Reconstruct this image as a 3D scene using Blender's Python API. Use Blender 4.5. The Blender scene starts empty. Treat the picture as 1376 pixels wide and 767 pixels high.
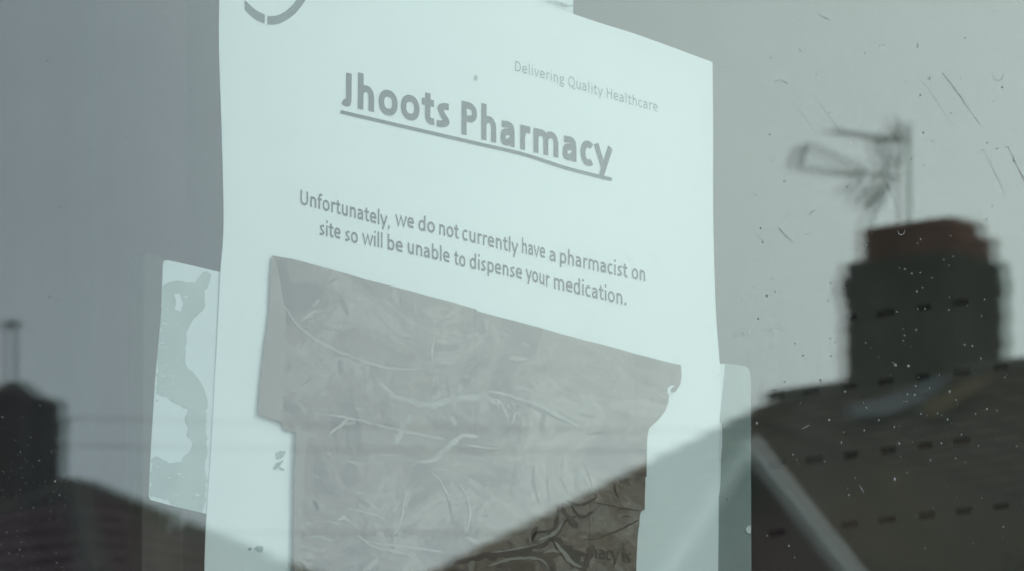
import bpy, bmesh, math, random
from mathutils import Vector, Matrix
from mathutils.geometry import delaunay_2d_cdt
random.seed(7)
R = math.radians
S = bpy.context.scene
C = S.collection

# ------------------------------------------------------------------ camera
YAW, PIT, DIST = R(52), R(10.8), 2.0
FPX = 10350.0
P0 = Vector((0, 0, 1.88))
d = Vector((math.sin(YAW)*math.cos(PIT), math.cos(YAW)*math.cos(PIT), math.sin(PIT)))
r = Vector((math.cos(YAW), -math.sin(YAW), 0))
u = r.cross(d)
CAM = P0 - d*DIST
cd = bpy.data.cameras.new("camera"); cam = bpy.data.objects.new("camera", cd); C.objects.link(cam)
m3 = Matrix((r, u, -d)).transposed()
cam.matrix_world = Matrix.Translation(CAM) @ m3.to_4x4()
cd.sensor_width = 36; cd.lens = 36*FPX/1376
cd.clip_start = 0.05; cd.clip_end = 3000
cd.dof.use_dof = True; cd.dof.focus_distance = DIST; cd.dof.aperture_fstop = 100
S.camera = cam
S.render.resolution_x = 1024; S.render.resolution_y = 570
S.render.engine = 'CYCLES'
S.cycles.transparent_max_bounces = 24
S.cycles.max_bounces = 10

# ------------------------------------------------------------------ sky and sun
W = bpy.data.worlds.new("World"); S.world = W; W.use_nodes = True
nt = W.node_tree; N = nt.nodes; L = nt.links
N.clear()
out = N.new('ShaderNodeOutputWorld'); bg = N.new('ShaderNodeBackground'); bg.inputs['Strength'].default_value = 0.1
sky = N.new('ShaderNodeTexSky'); sky.sky_type = 'NISHITA'; sky.sun_disc = False
SUN_EL, SUN_AZ = R(38), R(150)
sky.sun_elevation = SUN_EL; sky.sun_rotation = SUN_AZ
tc = N.new('ShaderNodeTexCoord')
mp = N.new('ShaderNodeMapping'); mp.inputs['Scale'].default_value = (1, 1, 2.2); mp.inputs['Location'].default_value = (0.3, 0.1, 0)
n1 = N.new('ShaderNodeTexNoise'); n1.inputs['Scale'].default_value = 3.2; n1.inputs['Detail'].default_value = 5; n1.inputs['Roughness'].default_value = .42
cr = N.new('ShaderNodeValToRGB')
cr.color_ramp.elements[0].position = .36; cr.color_ramp.elements[0].color = (.43, .50, .56, 1)
cr.color_ramp.elements[1].position = .62; cr.color_ramp.elements[1].color = (.925, 1.035, .995, 1)
# the cloud deck brightens from the west towards the east
vm = N.new('ShaderNodeVectorMath'); vm.operation = 'DOT_PRODUCT'; vm.inputs[1].default_value = (0.61, 0.79, 0.35)
mr = N.new('ShaderNodeMapRange'); mr.inputs['From Min'].default_value = -.01; mr.inputs['From Max'].default_value = .10
mr.inputs['To Min'].default_value = .36; mr.inputs['To Max'].default_value = .60; mr.interpolation_type = 'SMOOTHSTEP'
mixf = N.new('ShaderNodeMix'); mixf.data_type = 'FLOAT'; mixf.inputs[0].default_value = .68
sc = N.new('ShaderNodeVectorMath'); sc.operation = 'SCALE'; sc.inputs['Scale'].default_value = 21.5
mx = N.new('ShaderNodeMix'); mx.data_type = 'RGBA'; mx.inputs[0].default_value = .94
L.new(tc.outputs['Generated'], mp.inputs['Vector']); L.new(mp.outputs[0], n1.inputs['Vector'])
L.new(tc.outputs['Generated'], vm.inputs[0]); L.new(vm.outputs['Value'], mr.inputs['Value'])
L.new(n1.outputs['Fac'], mixf.inputs[2]); L.new(mr.outputs[0], mixf.inputs[3])
L.new(mixf.outputs[0], cr.inputs['Fac']); L.new(cr.outputs['Color'], sc.inputs[0])
L.new(sky.outputs['Color'], mx.inputs[6]); L.new(sc.outputs[0], mx.inputs[7])
L.new(mx.outputs[2], bg.inputs['Color']); L.new(bg.outputs[0], out.inputs['Surface'])
sl = bpy.data.lights.new("sun", 'SUN'); sl.energy = 0.6; sl.angle = R(20); sl.color = (1, .96, .9)
so = bpy.data.objects.new("sun", sl); C.objects.link(so)
sdir = Vector((math.sin(SUN_AZ)*math.cos(SUN_EL), math.cos(SUN_AZ)*math.cos(SUN_EL), math.sin(SUN_EL)))
so.rotation_euler = sdir.to_track_quat('Z', 'Y').to_euler()
S.view_settings.view_transform = 'Standard'; S.view_settings.look = 'None'
S.view_settings.exposure = 0.0; S.view_settings.gamma = 1

# ------------------------------------------------------------------ materials
def mat(name, col, rough=.7, var=0.0, scale=20, bump=0.0, bscale=None, spec=.3, col2=None, metal=0, stretch=None):
    m = bpy.data.materials.new(name); m.use_nodes = True
    t = m.node_tree; b = t.nodes['Principled BSDF']
    b.inputs['Roughness'].default_value = rough; b.inputs['Specular IOR Level'].default_value = spec
    b.inputs['Metallic'].default_value = metal
    b.inputs['Base Color'].default_value = (*col, 1)
    c = t.nodes.new('ShaderNodeTexCoord'); v = c.outputs['Object']
    if stretch:
        mp = t.nodes.new('ShaderNodeMapping'); mp.inputs['Scale'].default_value = stretch
        t.links.new(v, mp.inputs['Vector']); v = mp.outputs[0]
    if var or col2:
        n = t.nodes.new('ShaderNodeTexNoise'); n.inputs['Scale'].default_value = scale; n.inputs['Detail'].default_value = 5
        t.links.new(v, n.inputs['Vector'])
        rp = t.nodes.new('ShaderNodeValToRGB'); e = rp.color_ramp.elements
        e[0].position = .35; e[1].position = .65
        c2 = col2 or tuple(min(1, x*(1+var)) for x in col)
        c1 = col if col2 else tuple(x*(1-var) for x in col)
        e[0].color = (*c1, 1); e[1].color = (*c2, 1)
        t.links.new(n.outputs['Fac'], rp.inputs['Fac']); t.links.new(rp.outputs['Color'], b.inputs['Base Color'])
    if bump:
        n = t.nodes.new('ShaderNodeTexNoise'); n.inputs['Scale'].default_value = bscale or scale; n.inputs['Detail'].default_value = 4
        t.links.new(v, n.inputs['Vector'])
        bp = t.nodes.new('ShaderNodeBump'); bp.inputs['Strength'].default_value = 1; bp.inputs['Distance'].default_value = bump
        t.links.new(n.outputs['Fac'], bp.inputs['Height']); t.links.new(bp.outputs[0], b.inputs['Normal'])
    return m

def glass_mat(dusty=0):
    m = bpy.data.materials.new('window_glass'); m.use_nodes = True; t = m.node_tree; n = t.nodes; n.clear()
    o = n.new('ShaderNodeOutputMaterial'); mix = n.new('ShaderNodeMixShader')
    tr = n.new('ShaderNodeBsdfTransparent'); tr.inputs['Color'].default_value = (.965, .985, .98, 1)
    gl = n.new('ShaderNodeBsdfGlossy'); gl.inputs['Roughness'].default_value = 0.0; gl.inputs['Color'].default_value = (.985, 1, .99, 1)
    fr = n.new('ShaderNodeFresnel'); ge = n.new('ShaderNodeNewGeometry')
    io = n.new('ShaderNodeMix'); io.data_type = 'FLOAT'; io.inputs[2].default_value = 1.52; io.inputs[3].default_value = 1/1.52
    t.links.new(ge.outputs['Backfacing'], io.inputs[0]); t.links.new(io.outputs[0], fr.inputs['IOR'])
    t.links.new(fr.outputs[0], mix.inputs[0]); t.links.new(tr.outputs[0], mix.inputs[1]); t.links.new(gl.outputs[0], mix.inputs[2])
    last = mix.outputs[0]
    if dusty:      # thin film of street dust and dried wipe marks
        co = n.new('ShaderNodeTexCoord'); df = n.new('ShaderNodeBsdfDiffuse'); df.inputs['Color'].default_value = (.5, .5, .48, 1)
        fac = None
        for scl, sx, lo, hi, top in ((16, (1, 1, .35), .42, .75, dusty), (70, (1, 1, .25), .5, .75, dusty*.5), (6, (.35, 1, 2.4), .45, .7, dusty*.8)):
            mp = n.new('ShaderNodeMapping'); mp.inputs['Scale'].default_value = sx; t.links.new(co.outputs['Object'], mp.inputs['Vector'])
            nz = n.new('ShaderNodeTexNoise'); nz.inputs['Scale'].default_value = scl; nz.inputs['Detail'].default_value = 6; nz.inputs['Roughness'].default_value = .6
            t.links.new(mp.outputs[0], nz.inputs['Vector'])
            r_ = n.new('ShaderNodeMapRange'); r_.inputs['From Min'].default_value = lo; r_.inputs['From Max'].default_value = hi; r_.inputs['To Max'].default_value = top
            t.links.new(nz.outputs['Fac'], r_.inputs['Value'])
            if fac is None: fac = r_.outputs[0]
            else:
                ad = n.new('ShaderNodeMath'); ad.operation = 'ADD'; t.links.new(fac, ad.inputs[0]); t.links.new(r_.outputs[0], ad.inputs[1]); fac = ad.outputs[0]
        m2 = n.new('ShaderNodeMixShader'); t.links.new(fac, m2.inputs[0]); t.links.new(last, m2.inputs[1]); t.links.new(df.outputs[0], m2.inputs[2]); last = m2.outputs[0]
    t.links.new(last, o.inputs['Surface'])
    return m

def film_mat(name, col, alpha, rough=.35, col2=None, scale=60, bump=0):
    m = mat(name, col, rough, scale=scale, col2=col2, bump=bump, bscale=scale, spec=.2)
    t = m.node_tree; t.nodes['Principled BSDF'].inputs['Alpha'].default_value = alpha
    return m

M = dict(
 glass=glass_mat(), glass_dusty=glass_mat(.011),
 paper=mat('white_office_paper', (.81, .82, .81), .85, var=.02, scale=14, spec=.1, bump=.00015, bscale=40),
 ink=mat('faded_grey_ink', (.03, .04, .05), .8, spec=.1, var=.14, scale=260),
 ink_pale=mat('pale_grey_ink', (.27, .31, .32), .8, spec=.1, var=.12, scale=300),
 ink_logo=mat('grey_logo_ink', (.10, .12, .12), .8, spec=.1, var=.1, scale=200),
 tape_white=mat('milky_white_tape', (.70, .725, .72), .6, var=.03, scale=40, spec=.1),
 tape_wet=mat('grey_stuck_tape', (.43, .485, .465), .5, var=.05, scale=120, spec=.1),
 tape_clear=mat('grey_green_clear_tape', (.265, .30, .285), .5, var=.06, scale=60, spec=.1),
 smudge=mat('grey_smudge', (.36, .40, .39), .8, var=.3, scale=600, spec=0),
 dust=mat('pale_glass_dust', (.17, .18, .175), .9, var=.5, scale=900, spec=0),
 dustd=mat('grey_glass_dirt', (.33, .35, .34), .9, var=.3, scale=900, spec=0),
 brick=mat('dark_sooty_brick', (.042, .040, .032), .95, var=.3, scale=3, spec=.05),
 brickred=mat('dull_red_brick', (.135, .052, .04), .95, var=.35, scale=4, spec=.05),
 wallred=mat('dark_purple_red_brick', (.09, .045, .05), .95, var=.4, scale=1.5, spec=.05),
 mortar=mat('grey_mortar', (.05, .048, .042), .95, spec=.05),
 rooftile=mat('brown_concrete_tile', (.078, .055, .038), .95, col2=(.036, .030, .024), scale=1.3, spec=.05, bump=.01, bscale=8),
 redtile=mat('dark_purple_red_tile', (.11, .055, .062), .95, col2=(.05, .04, .044), scale=1.1, spec=.05, stretch=(3, 3, .6)),
 ridgetile=mat('grey_ridge_tile', (.07, .065, .055), .95, var=.3, scale=6, spec=.05),
 lichen=mat('ochre_lichen_tile', (.075, .052, .024), .95, var=.4, scale=9, spec=.05),
 lead=mat('blue_grey_lead', (.042, .051, .06), .8, var=.3, scale=6),
 whiteboard=mat('white_painted_board', (.60, .60, .60), .6, var=.08, scale=5),
 metal=mat('dull_aerial_metal', (.05, .06, .06), .7, var=.2, scale=20, spec=.2),
 cable=mat('black_cable', (.03, .03, .03), .8),
 clay=mat('terracotta_pot', (.16, .07, .045), .9, var=.3, scale=6),
 winglass=mat('dark_house_window_glass', (.03, .035, .04), .1, spec=.5),
 asphalt=mat('asphalt', (.05, .05, .052), .95, var=.25, scale=14, bump=.004, bscale=120),
 slab=mat('concrete_paving', (.27, .265, .25), .9, var=.2, scale=5),
 kerb=mat('kerb_stone', (.3, .295, .28), .9, var=.15, scale=8),
 ground=mat('rough_grass_ground', (.05, .065, .03), .95, var=.4, scale=.8),
 render=mat('painted_shop_wall', (.42, .42, .40), .9, var=.08, scale=3),
 frame=mat('white_window_frame', (.7, .7, .69), .4, var=.04, scale=6),
 floor=mat('dark_shop_floor', (.05, .045, .04), .7, var=.3, scale=4),
 inwall=mat('dim_shop_wall', (.07, .06, .055), .9, var=.1, scale=2),
 panel=mat('grey_green_metal_panel', (.38, .345, .30), .6, var=.15, scale=3),
 void=mat('black_gap', (.004, .004, .004), 1, spec=0),
 cloth=mat('plum_curtain_cloth', (.085, .045, .055), .95, col2=(.04, .03, .04), scale=2.2, stretch=(7, 7, .5)),
 board=mat('brown_card_board', (.085, .073, .06), .9, var=.18, scale=4, stretch=(8, 8, 1)),
)
# brown parcel tape: darker where it sticks to the glass, paler and greyer over trapped air
def brown_tape():
    m = bpy.data.materials.new('brown_parcel_tape'); m.use_nodes = True; t = m.node_tree; b = t.nodes['Principled BSDF']
    b.inputs['Roughness'].default_value = .38; b.inputs['Specular IOR Level'].default_value = .25
    c = t.nodes.new('ShaderNodeTexCoord')
    mp = t.nodes.new('ShaderNodeMapping'); mp.inputs['Rotation'].default_value = (0, R(24), 0); mp.inputs['Scale'].default_value = (1, 1, 1.7)
    t.links.new(c.outputs['Object'], mp.inputs['Vector'])
    def noise(sc, dist, det, rough=.55):
        n = t.nodes.new('ShaderNodeTexNoise'); n.inputs['Scale'].default_value = sc; n.inputs['Detail'].default_value = det
        n.inputs['Distortion'].default_value = dist; n.inputs['Roughness'].default_value = rough; t.links.new(mp.outputs[0], n.inputs['Vector']); return n.outputs['Fac']
    def ramp(v, stops):
        r_ = t.nodes.new('ShaderNodeValToRGB'); e = r_.color_ramp.elements
        e[0].position, e[0].color = stops[0][0], (*stops[0][1], 1); e[1].position, e[1].color = stops[-1][0], (*stops[-1][1], 1)
        for p_, c_ in stops[1:-1]: k = e.new(p_); k.color = (*c_, 1)
        t.links.new(v, r_.inputs['Fac']); return r_.outputs['Color']
    base = ramp(noise(24, 1.5, 4), [(.40, (.085, .052, .037)), (.45, (.155, .108, .08)), (.54, (.168, .12, .09)), (.565, (.235, .185, .15)), (.66, (.175, .132, .102))])
    fine = ramp(noise(75, 2.5, 5, .65), [(.38, (.72, .70, .68)), (.42, (.98, .98, .98)), (.59, (1.0, 1.0, 1.0)), (.615, (1.25, 1.28, 1.3))])
    mx = t.nodes.new('ShaderNodeMix'); mx.data_type = 'RGBA'; mx.blend_type = 'MULTIPLY'; mx.inputs[0].default_value = 1
    t.links.new(base, mx.inputs[6]); t.links.new(fine, mx.inputs[7]); t.links.new(mx.outputs[2], b.inputs['Base Color'])
    bp = t.nodes.new('ShaderNodeBump'); bp.inputs['Distance'].default_value = .0003
    t.links.new(noise(24, 1.5, 4), bp.inputs['Height']); t.links.new(bp.outputs[0], b.inputs['Normal'])
    return m
M['brown'] = brown_tape()
M['brown_edge'] = mat('pinkish_brown_tape_edge', (.22, .17, .14), .5, var=.08, scale=50)
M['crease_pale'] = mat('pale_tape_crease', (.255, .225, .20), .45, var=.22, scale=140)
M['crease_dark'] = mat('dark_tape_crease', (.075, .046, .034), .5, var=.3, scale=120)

# ------------------------------------------------------------------ helpers
def ray(px, py): return d + r*((px-688)/FPX) + u*((383.5-py)/FPX)
def onplane(px, py, y=0.001):
    v = ray(px, py); t = (y-CAM.y)/v.y; return CAM + v*t
def inside(px, py, dist):            # a point inside the shop, at a distance from the lens
    return CAM + ray(px, py)*dist
def across(px, py, dist):            # a point over the road, found as its mirror image in the pane
    p = CAM + ray(px, py)*dist; return Vector((p.x, -0.04-p.y, p.z))

def link(name, bm, m, parent=None, smooth=False):
    me = bpy.data.meshes.new(name); bm.to_mesh(me); bm.free()
    if isinstance(m, (list, tuple)):
        for k in m: me.materials.append(k)
    else: me.materials.append(m)
    if smooth:
        for p in me.polygons: p.use_smooth = True
    o = bpy.data.objects.new(name, me); C.objects.link(o)
    if parent is not None:
        o.parent = parent
        o.matrix_parent_inverse = Matrix.Translation(parent.location).inverted() if parent.location.length else Matrix()
    return o
def thing(name, label, cat, loc, group=None):
    o = bpy.data.objects.new(name, None); C.objects.link(o); o.location = loc; o.empty_display_size = .1
    o['label'] = label; o['category'] = cat
    if group: o['group'] = group
    return o
def tag(o, label, cat, group=None):
    o['label'] = label; o['category'] = cat
    if group: o['group'] = group
    return o
def struct(o): o['kind'] = 'structure'; return o
def box(bm, a, b, bev=0):
    a = Vector(a); b = Vector(b)
    g = bmesh.ops.create_cube(bm, size=1)
    s = b-a; c = (a+b)/2
    bmesh.ops.scale(bm, vec=(abs(s.x), abs(s.y), abs(s.z)), verts=g['verts'])
    bmesh.ops.translate(bm, vec=c, verts=g['verts'])
    if bev:
        ed = {e for v in g['verts'] for e in v.link_edges}
        bmesh.ops.bevel(bm, geom=list(ed), offset=bev, segments=2, affect='EDGES')
def tube(bm, pts, rad, seg=8):
    prev = None
    for i, p in enumerate(pts):
        p = Vector(p)
        t = (Vector(pts[min(i+1, len(pts)-1)])-Vector(pts[max(i-1, 0)])).normalized()
        a = t.cross(Vector((0, 0, 1)));  a = t.cross(Vector((1, 0, 0))) if a.length < .1 else a
        a.normalize(); b = t.cross(a)
        rr = rad[i] if isinstance(rad, (list, tuple)) else rad
        ring = [bm.verts.new(p + (a*math.cos(2*math.pi*k/seg)+b*math.sin(2*math.pi*k/seg))*rr) for k in range(seg)]
        if prev:
            for k in range(seg): bm.faces.new((prev[k], prev[(k+1) % seg], ring[(k+1) % seg], ring[k]))
        else: bm.faces.new(ring[::-1])
        prev = ring
    bm.faces.new(prev)
def prism(bm, pts, off):             # closed solid from a planar outline and an offset vector
    a = [bm.verts.new(p) for p in pts]; b = [bm.verts.new(Vector(p)+Vector(off)) for p in pts]
    bm.faces.new(a); bm.faces.new(b[::-1])
    for i in range(len(a)):
        j = (i+1) % len(a); bm.faces.new((a[j], a[i], b[i], b[j]))
    bmesh.ops.recalc_face_normals(bm, faces=bm.faces[:])

# paper relief: a slightly buckled sheet (x, z in metres on the pane)
def buckle(x, z):
    return .0016 + .0003*math.sin(x*21+z*9) + .0002*math.sin(z*27-x*14+1.3)
def jitter(poly, amp, n=3, seed=1):
    rnd = random.Random(seed); o = []
    for i, p in enumerate(poly):
        q = poly[(i+1) % len(poly)]
        L_ = math.hypot(q[0]-p[0], q[1]-p[1]); k = max(1, int(L_/n))
        for s in range(k):
            t = s/k; o.append((p[0]+(q[0]-p[0])*t+(rnd.uniform(-amp, amp) if s else 0), p[1]+(q[1]-p[1])*t+(rnd.uniform(-amp, amp) if s else 0)))
    return o
def smooth_line(pts, step=6):        # Catmull-Rom through pixel points
    o = []
    n = len(pts)
    for i in range(n-1):
        p0 = pts[max(i-1, 0)]; p1 = pts[i]; p2 = pts[i+1]; p3 = pts[min(i+2, n-1)]
        k = max(1, int(math.hypot(p2[0]-p1[0], p2[1]-p1[1])/step))
        for s in range(k):
            t = s/k
            o.append(tuple(.5*((2*p1[a])+(-p0[a]+p2[a])*t+(2*p0[a]-5*p1[a]+4*p2[a]-p3[a])*t*t+(-p0[a]+3*p1[a]-3*p2[a]+p3[a])*t**3) for a in (0, 1)))
    o.append(pts[-1]); return o
def sheet(name, poly, y, thick, m, parent=None, holes=(), follow=False, grid=0, lift=0.0):
    """thin sheet cut to an outline; outline corners are laid out on the pane's plane"""
    P = [onplane(*p, y=y) for p in poly]
    co = [Vector((p.x, p.z)) for p in P]; faces = [list(range(len(co)))]
    for h in holes:
        H = [onplane(*p, y=y) for p in h]; s = len(co)
        co += [Vector((p.x, p.z)) for p in H]; faces.append(list(range(s, len(co))))
    if grid:
        x0 = min(c.x for c in co); x1 = max(c.x for c in co); z0 = min(c.y for c in co); z1 = max(c.y for c in co)
        a = x0+grid/2
        while a < x1:
            b = z0+grid/2
            while b < z1: co.append(Vector((a, b))); b += grid
            a += grid
    v, e, f, ov, oe, of = delaunay_2d_cdt(co, [(fc[i], fc[(i+1) % len(fc)]) for fc in faces for i in range(len(fc))] if holes else [], [] if holes else faces, 0 if holes else 1, 1e-6)
    if holes:
        def within(pt, pl):
            c = False; n = len(pl)
            for i in range(n):
                a, b = pl[i], pl[(i+1) % n]
                if (a[1] > pt[1]) != (b[1] > pt[1]) and pt[0] < (b[0]-a[0])*(pt[1]-a[1])/(b[1]-a[1])+a[0]: c = not c
            return c
        rings = [[co[i] for i in fc] for fc in faces]
        ok = []
        for tri in f:
            ce = sum((v[q] for q in tri), Vector((0, 0)))/len(tri)
            if within(ce, rings[0]) and not any(within(ce, h) for h in rings[1:]): ok.append(tri)
        f = ok
    used = {q for t in f for q in t}
    bm = bmesh.new(); A = {}; B = {}
    for q in used:
        x, z = v[q]; yy = (buckle(x, z) + lift) if follow else y
        A[q] = bm.verts.new((x, yy, z)); B[q] = bm.verts.new((x, yy+thick, z))
    cnt = {}
    for t in f:
        bm.faces.new([A[q] for q in t]); bm.faces.new([B[q] for q in t][::-1])
        for i in range(len(t)):
            k = (t[i], t[(i+1) % len(t)]); cnt[k] = 1
    for (a, b) in cnt:
        if (b, a) not in cnt: bm.faces.new((A[b], A[a], B[a], B[b]))
    bmesh.ops.recalc_face_normals(bm, faces=bm.faces[:])
    return link(name, bm, m, parent, smooth=False)
def ribbon_poly(pts, w, taper=True, seed=0):
    rnd = random.Random(seed); pts = smooth_line(pts, 5); n = len(pts); l = []; rr = []
    for i, p in enumerate(pts):
        a = pts[max(i-1, 0)]; b = pts[min(i+1, n-1)]; dx, dy = b[0]-a[0], b[1]-a[1]; q = math.hypot(dx, dy) or 1
        t = i/(n-1); ww = w*(math.sin(math.pi*(.06+.88*t))**.6 if taper else 1)/2
        wa, wb = (ww*rnd.uniform(.35, 1.5), ww*rnd.uniform(.35, 1.5)) if taper else (ww, ww)
        l.append((p[0]-dy/q*wa, p[1]+dx/q*wa)); rr.append((p[0]+dy/q*wb, p[1]-dx/q*wb))
    return l+rr[::-1]

# ------------------------------------------------------------------ ground, road, pavements
def plane_box(name, x0, x1, y0, y1, z0, z1, m):
    bm = bmesh.new(); box(bm, (x0, y0, z0), (x1, y1, z1)); return struct(link(name, bm, m))
bm = bmesh.new(); bmesh.ops.create_grid(bm, x_segments=2, y_segments=2, size=900)
struct(link('ground', bm, M['ground'])).location.z = -.16
plane_box('road', -60, 120, -10, -3, -.155, -.12, M['asphalt'])
plane_box('pavement', -60, 120, -2.85, -.12, -.155, 0, M['slab'])
plane_box('pavement', -60, 120, -12.4, -10.15, -.155, 0, M['slab'])
plane_box('kerb', -60, 120, -3, -2.852, -.155, .004, M['kerb'])
plane_box('kerb', -60, 120, -10.148, -10, -.155, .004, M['kerb'])
# ------------------------------------------------------------------ the shop: walls, floor, ceiling (window opening 3.2 x 2.1 m)
WX0, WX1, WZ0, WZ1 = -1.5, 1.7, .75, 2.85
bm = bmesh.new()
box(bm, (-4, -.12, 0), (WX0, .18, 5.5)); box(bm, (WX1, -.12, 0), (5.5, .18, 5.5))
box(bm, (WX0, -.12, 0), (WX1, .18, WZ0)); box(bm, (WX0, -.12, WZ1), (WX1, .18, 5.5))
tag(link('shop_wall', bm, M['render']), 'pale painted shop wall around the window with the notice', 'wall')
plane_box('shop_floor', -4, 5.5, .18, 5, -.05, .02, M['floor'])
plane_box('shop_ceiling', -4, 5.5, .18, 5, 3.0, 3.1, M['inwall'])
plane_box('back_wall', -4, 5.5, 5, 5.15, 0, 3.1, M['inwall'])
plane_box('side_wall', -4.1, -4, .18, 5, 0, 3.1, M['inwall'])
plane_box('side_wall', 5.5, 5.6, .18, 5, 0, 3.1, M['inwall'])
# window: frame and two panes
win = thing('shop_window', 'wide double glazed shop window reflecting grey sky and rooftops', 'window', (0, 0, WZ0))
bm = bmesh.new()
fw = .06
box(bm, (WX0, -.05, WZ0), (WX0+fw, .03, WZ1), .004); box(bm, (WX1-fw, -.05, WZ0), (WX1, .03, WZ1), .004)
box(bm, (WX0+fw, -.05, WZ0), (WX1-fw, .03, WZ0+fw), .004); box(bm, (WX0+fw, -.05, WZ1-fw), (WX1-fw, .03, WZ1), .004)
link('frame', bm, M['frame'], win)
bm = bmesh.new(); box(bm, (WX0-.03, -.19, WZ0-.05), (WX1+.03, -.051, WZ0-.002), .005); link('sill', bm, M['frame'], win)
def pane(y0, y1, tilt_z, tilt_x, m='glass'):
    bm = bmesh.new(); a, b = WX0+fw+.003, WX1-fw-.003
    box(bm, (a, y0, WZ0+fw+.003), (b, y1, WZ1-fw-.003))
    c = Vector((0, (y0+y1)/2, 1.88))
    bmesh.ops.rotate(bm, cent=c, matrix=Matrix.Rotation(tilt_z, 3, 'Z') @ Matrix.Rotation(tilt_x, 3, 'X'), verts=bm.verts[:])
    link('glass_pane', bm, M[m], win)
pane(-.004, 0, 0, 0)
pane(-.026, -.022, R(-.017), R(.004), 'glass_dusty')

# ------------------------------------------------------------------ the notice
notice_o = onplane(620, 600)
notice = thing('paper_notice', 'white printed paper notice with grey heading, taped behind the window glass', 'notice', notice_o)
left_edge = smooth_line([(275, 860), (275, 767), (278, 690), (284, 600), (292, 450), (296, 366), (300, 300), (297, 180), (293, 60), (294, -40)], 12)
top_edge = [(294, -40), (420, -50), (600, -36), (770, 22)]
top_edge = smooth_line([(294, -150), (450, -96), (640, -28), (772, 21), (860, 49), (957, 84)], 12)
right_edge = smooth_line([(957, 84), (958, 180), (958, 300), (961, 420), (966, 500), (964, 600), (962, 767), (960, 860)], 12)
outl = left_edge[:-1] + [(294, -150)] + top_edge[1:-1] + right_edge
sheet('sheet', outl, .002, .0001, M['paper'], notice, follow=True, grid=.008)
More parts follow.
